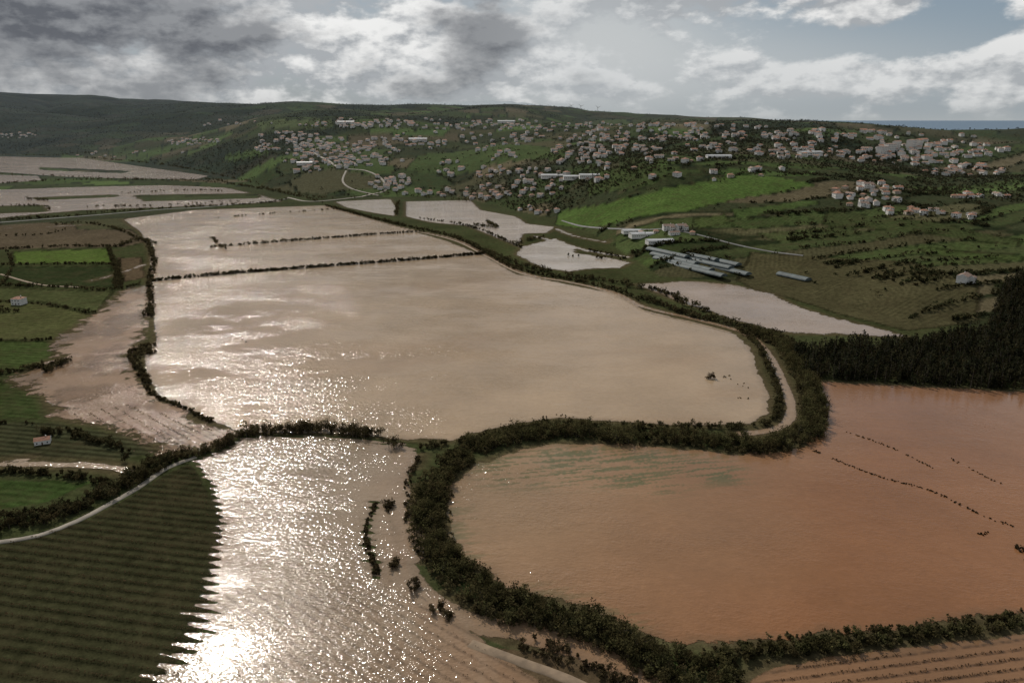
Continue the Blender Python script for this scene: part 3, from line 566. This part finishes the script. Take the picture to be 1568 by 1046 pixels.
for p in P:
    if not np.isfinite(p).all() or np.hypot(p[0],p[1])>5000 or p[2]<.3 and np.hypot(p[0],p[1])>600:continue
    if any((p[0]-q[0])**2+(p[1]-q[1])**2<9.5**2 for q in okp):continue
    okp.append(p)
okp=np.array(okp);sh_=sd(okp[:,0],okp[:,1],flat(waters[9][1]));okp=okp[sh_<-2]
farV=[];farF=[];farM=[];off=0;gt=[]
for p in okp:
    i=rng.integers(0,6);r=np.hypot(p[0],p[1]);rot=rng.normal()*.4+(math.pi/2 if rng.random()<.4 else 0);sc_=.48+.24*rng.random()
    if r>300:
        for k in range(2):gt.append(p+np.array([rng.normal()*8,rng.normal()*8,0]))
    if r<1100: place(hm_[0 if r<300 else i],'village_house',p,rot,.4 if r<300 else sc_)
    else:
        V_,F_,M_,_=STORE[names[i]];sc_*=1.1;c_,s_=math.cos(rot)*sc_,math.sin(rot)*sc_
        farV.append(np.stack([V_[:,0]*c_-V_[:,1]*s_+p[0],V_[:,0]*s_+V_[:,1]*c_+p[1],V_[:,2]*sc_+p[2]],1));farF.append(F_+off)
        mm=M_.copy();mm[(M_==1)]=1 if rng.random()<.6 else 4;farM.append(mm);off+=len(V_)
mk('distant_town',np.concatenate(farV),np.concatenate(farF),[wallm,roofm,glassm,doorm,roof2],midx=np.concatenate(farM))
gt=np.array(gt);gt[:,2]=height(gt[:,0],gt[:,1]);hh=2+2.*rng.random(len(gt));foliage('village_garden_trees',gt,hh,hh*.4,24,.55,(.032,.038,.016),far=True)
print('houses',len(okp),'T',time.time()-T00)
for u,v,r,s_ in [(985,362,.15,.65),(1010,372,.15,.6),(968,356,.15,.5),(640,216,.1,1),(845,272,.0,.8),(880,274,0.,.8),(905,272,.0,.8),(775,189,0,1.1),(1240,237,.2,.8),(468,252,.2,.8),(530,190,0,1),(1100,243,0,.8)]:
    place(ware,'warehouse',ground_pts([(u,v)])[0],r,s_)
for u,v in [(1362,232),(1372,228),(1350,236),(1395,226)]: place(apt,'apartment_block',ground_pts([(u,v)])[0],rng.random(),.8)
b=MB();Lg=46;wg=3.2
for i in range(10):
    a0=math.pi*i/10;a1=math.pi*(i+1)/10
    b.q((-Lg/2,math.cos(a0)*wg,math.sin(a0)*1.9),(Lg/2,math.cos(a0)*wg,math.sin(a0)*1.9),(Lg/2,math.cos(a1)*wg,math.sin(a1)*1.9),(-Lg/2,math.cos(a1)*wg,math.sin(a1)*1.9),0)
    for s_ in(-1,1):b.q((s_*Lg/2,0,0),(s_*Lg/2,math.cos(a0)*wg,math.sin(a0)*1.9),(s_*Lg/2,math.cos(a1)*wg,math.sin(a1)*1.9),(s_*Lg/2,0,0),0)
for k in range(10):
    x=-Lg/2+k*Lg/9;b.box(x-.08,x+.08,-.1,.1,1.85,1.98,1)
gme=b.mesh('greenhouse',[gh,conc])
g0=ground_pts([(1005,396),(1095,424)])[:,:2];ga=math.atan2(*(g0[1]-g0[0])[::-1])
for u,v,s_ in [(1022,388,.9),(1032,397,1.),(1045,405,1.2),(1062,413,1.2),(1085,404,.9),(1118,415,.7),(1108,402,.6),(1075,395,.6),(1215,425,.5)]:
    place(gme,'greenhouse',ground_pts([(u,v)])[0]+np.array([0,0,.05]),ga+rng.normal()*.02,1).scale=(s_,1,1)
b=MB()
for i in range(10):
    a0=.6283*i;a1=.6283*(i+1);b.q((math.cos(a0)*1.5,math.sin(a0)*1.5,-5),(math.cos(a1)*1.5,math.sin(a1)*1.5,-5),(math.cos(a1)*.8,math.sin(a1)*.8,40),(math.cos(a0)*.8,math.sin(a0)*.8,40),0)
b.box(-1.2,1.2,-4,3,40,42.4,0)
for k in range(3):
    t=k*2.094+.4;c_,s_=math.cos(t),math.sin(t);f=lambda l,o:(c_*l-s_*o,-4.3,41+s_*l+c_*o)
    b.q(f(0,-1),f(19,-.25),f(19,.25),f(0,1),0);b.q(f(4,-1.3),f(12,-.9),f(12,.2),f(4,.6),0)
tme=b.mesh('wind_turbine',[conc])
for u in(874,889,915):
    d=rays([(u,174)])[0];d=d/np.hypot(d[0],d[1])*3650;place(tme,'wind_turbine',(d[0],d[1],height(np.array([d[0]]),np.array([d[1]]))[0]),.2,.85)
# ---------------------------------------------------------------- camera
cam=bpy.data.cameras.new('camera');cam.sensor_width=36;cam.lens=F/1568*36;cam.clip_end=150000;cam.clip_start=1
co=bpy.data.objects.new('camera',cam);bpy.context.scene.collection.objects.link(co);co.location=(0,0,H);co.rotation_euler=(math.pi/2-PITCH,0,0)
sc=bpy.context.scene;sc.camera=co;sc.view_settings.view_transform='Standard';sc.view_settings.look='None';sc.view_settings.exposure=0
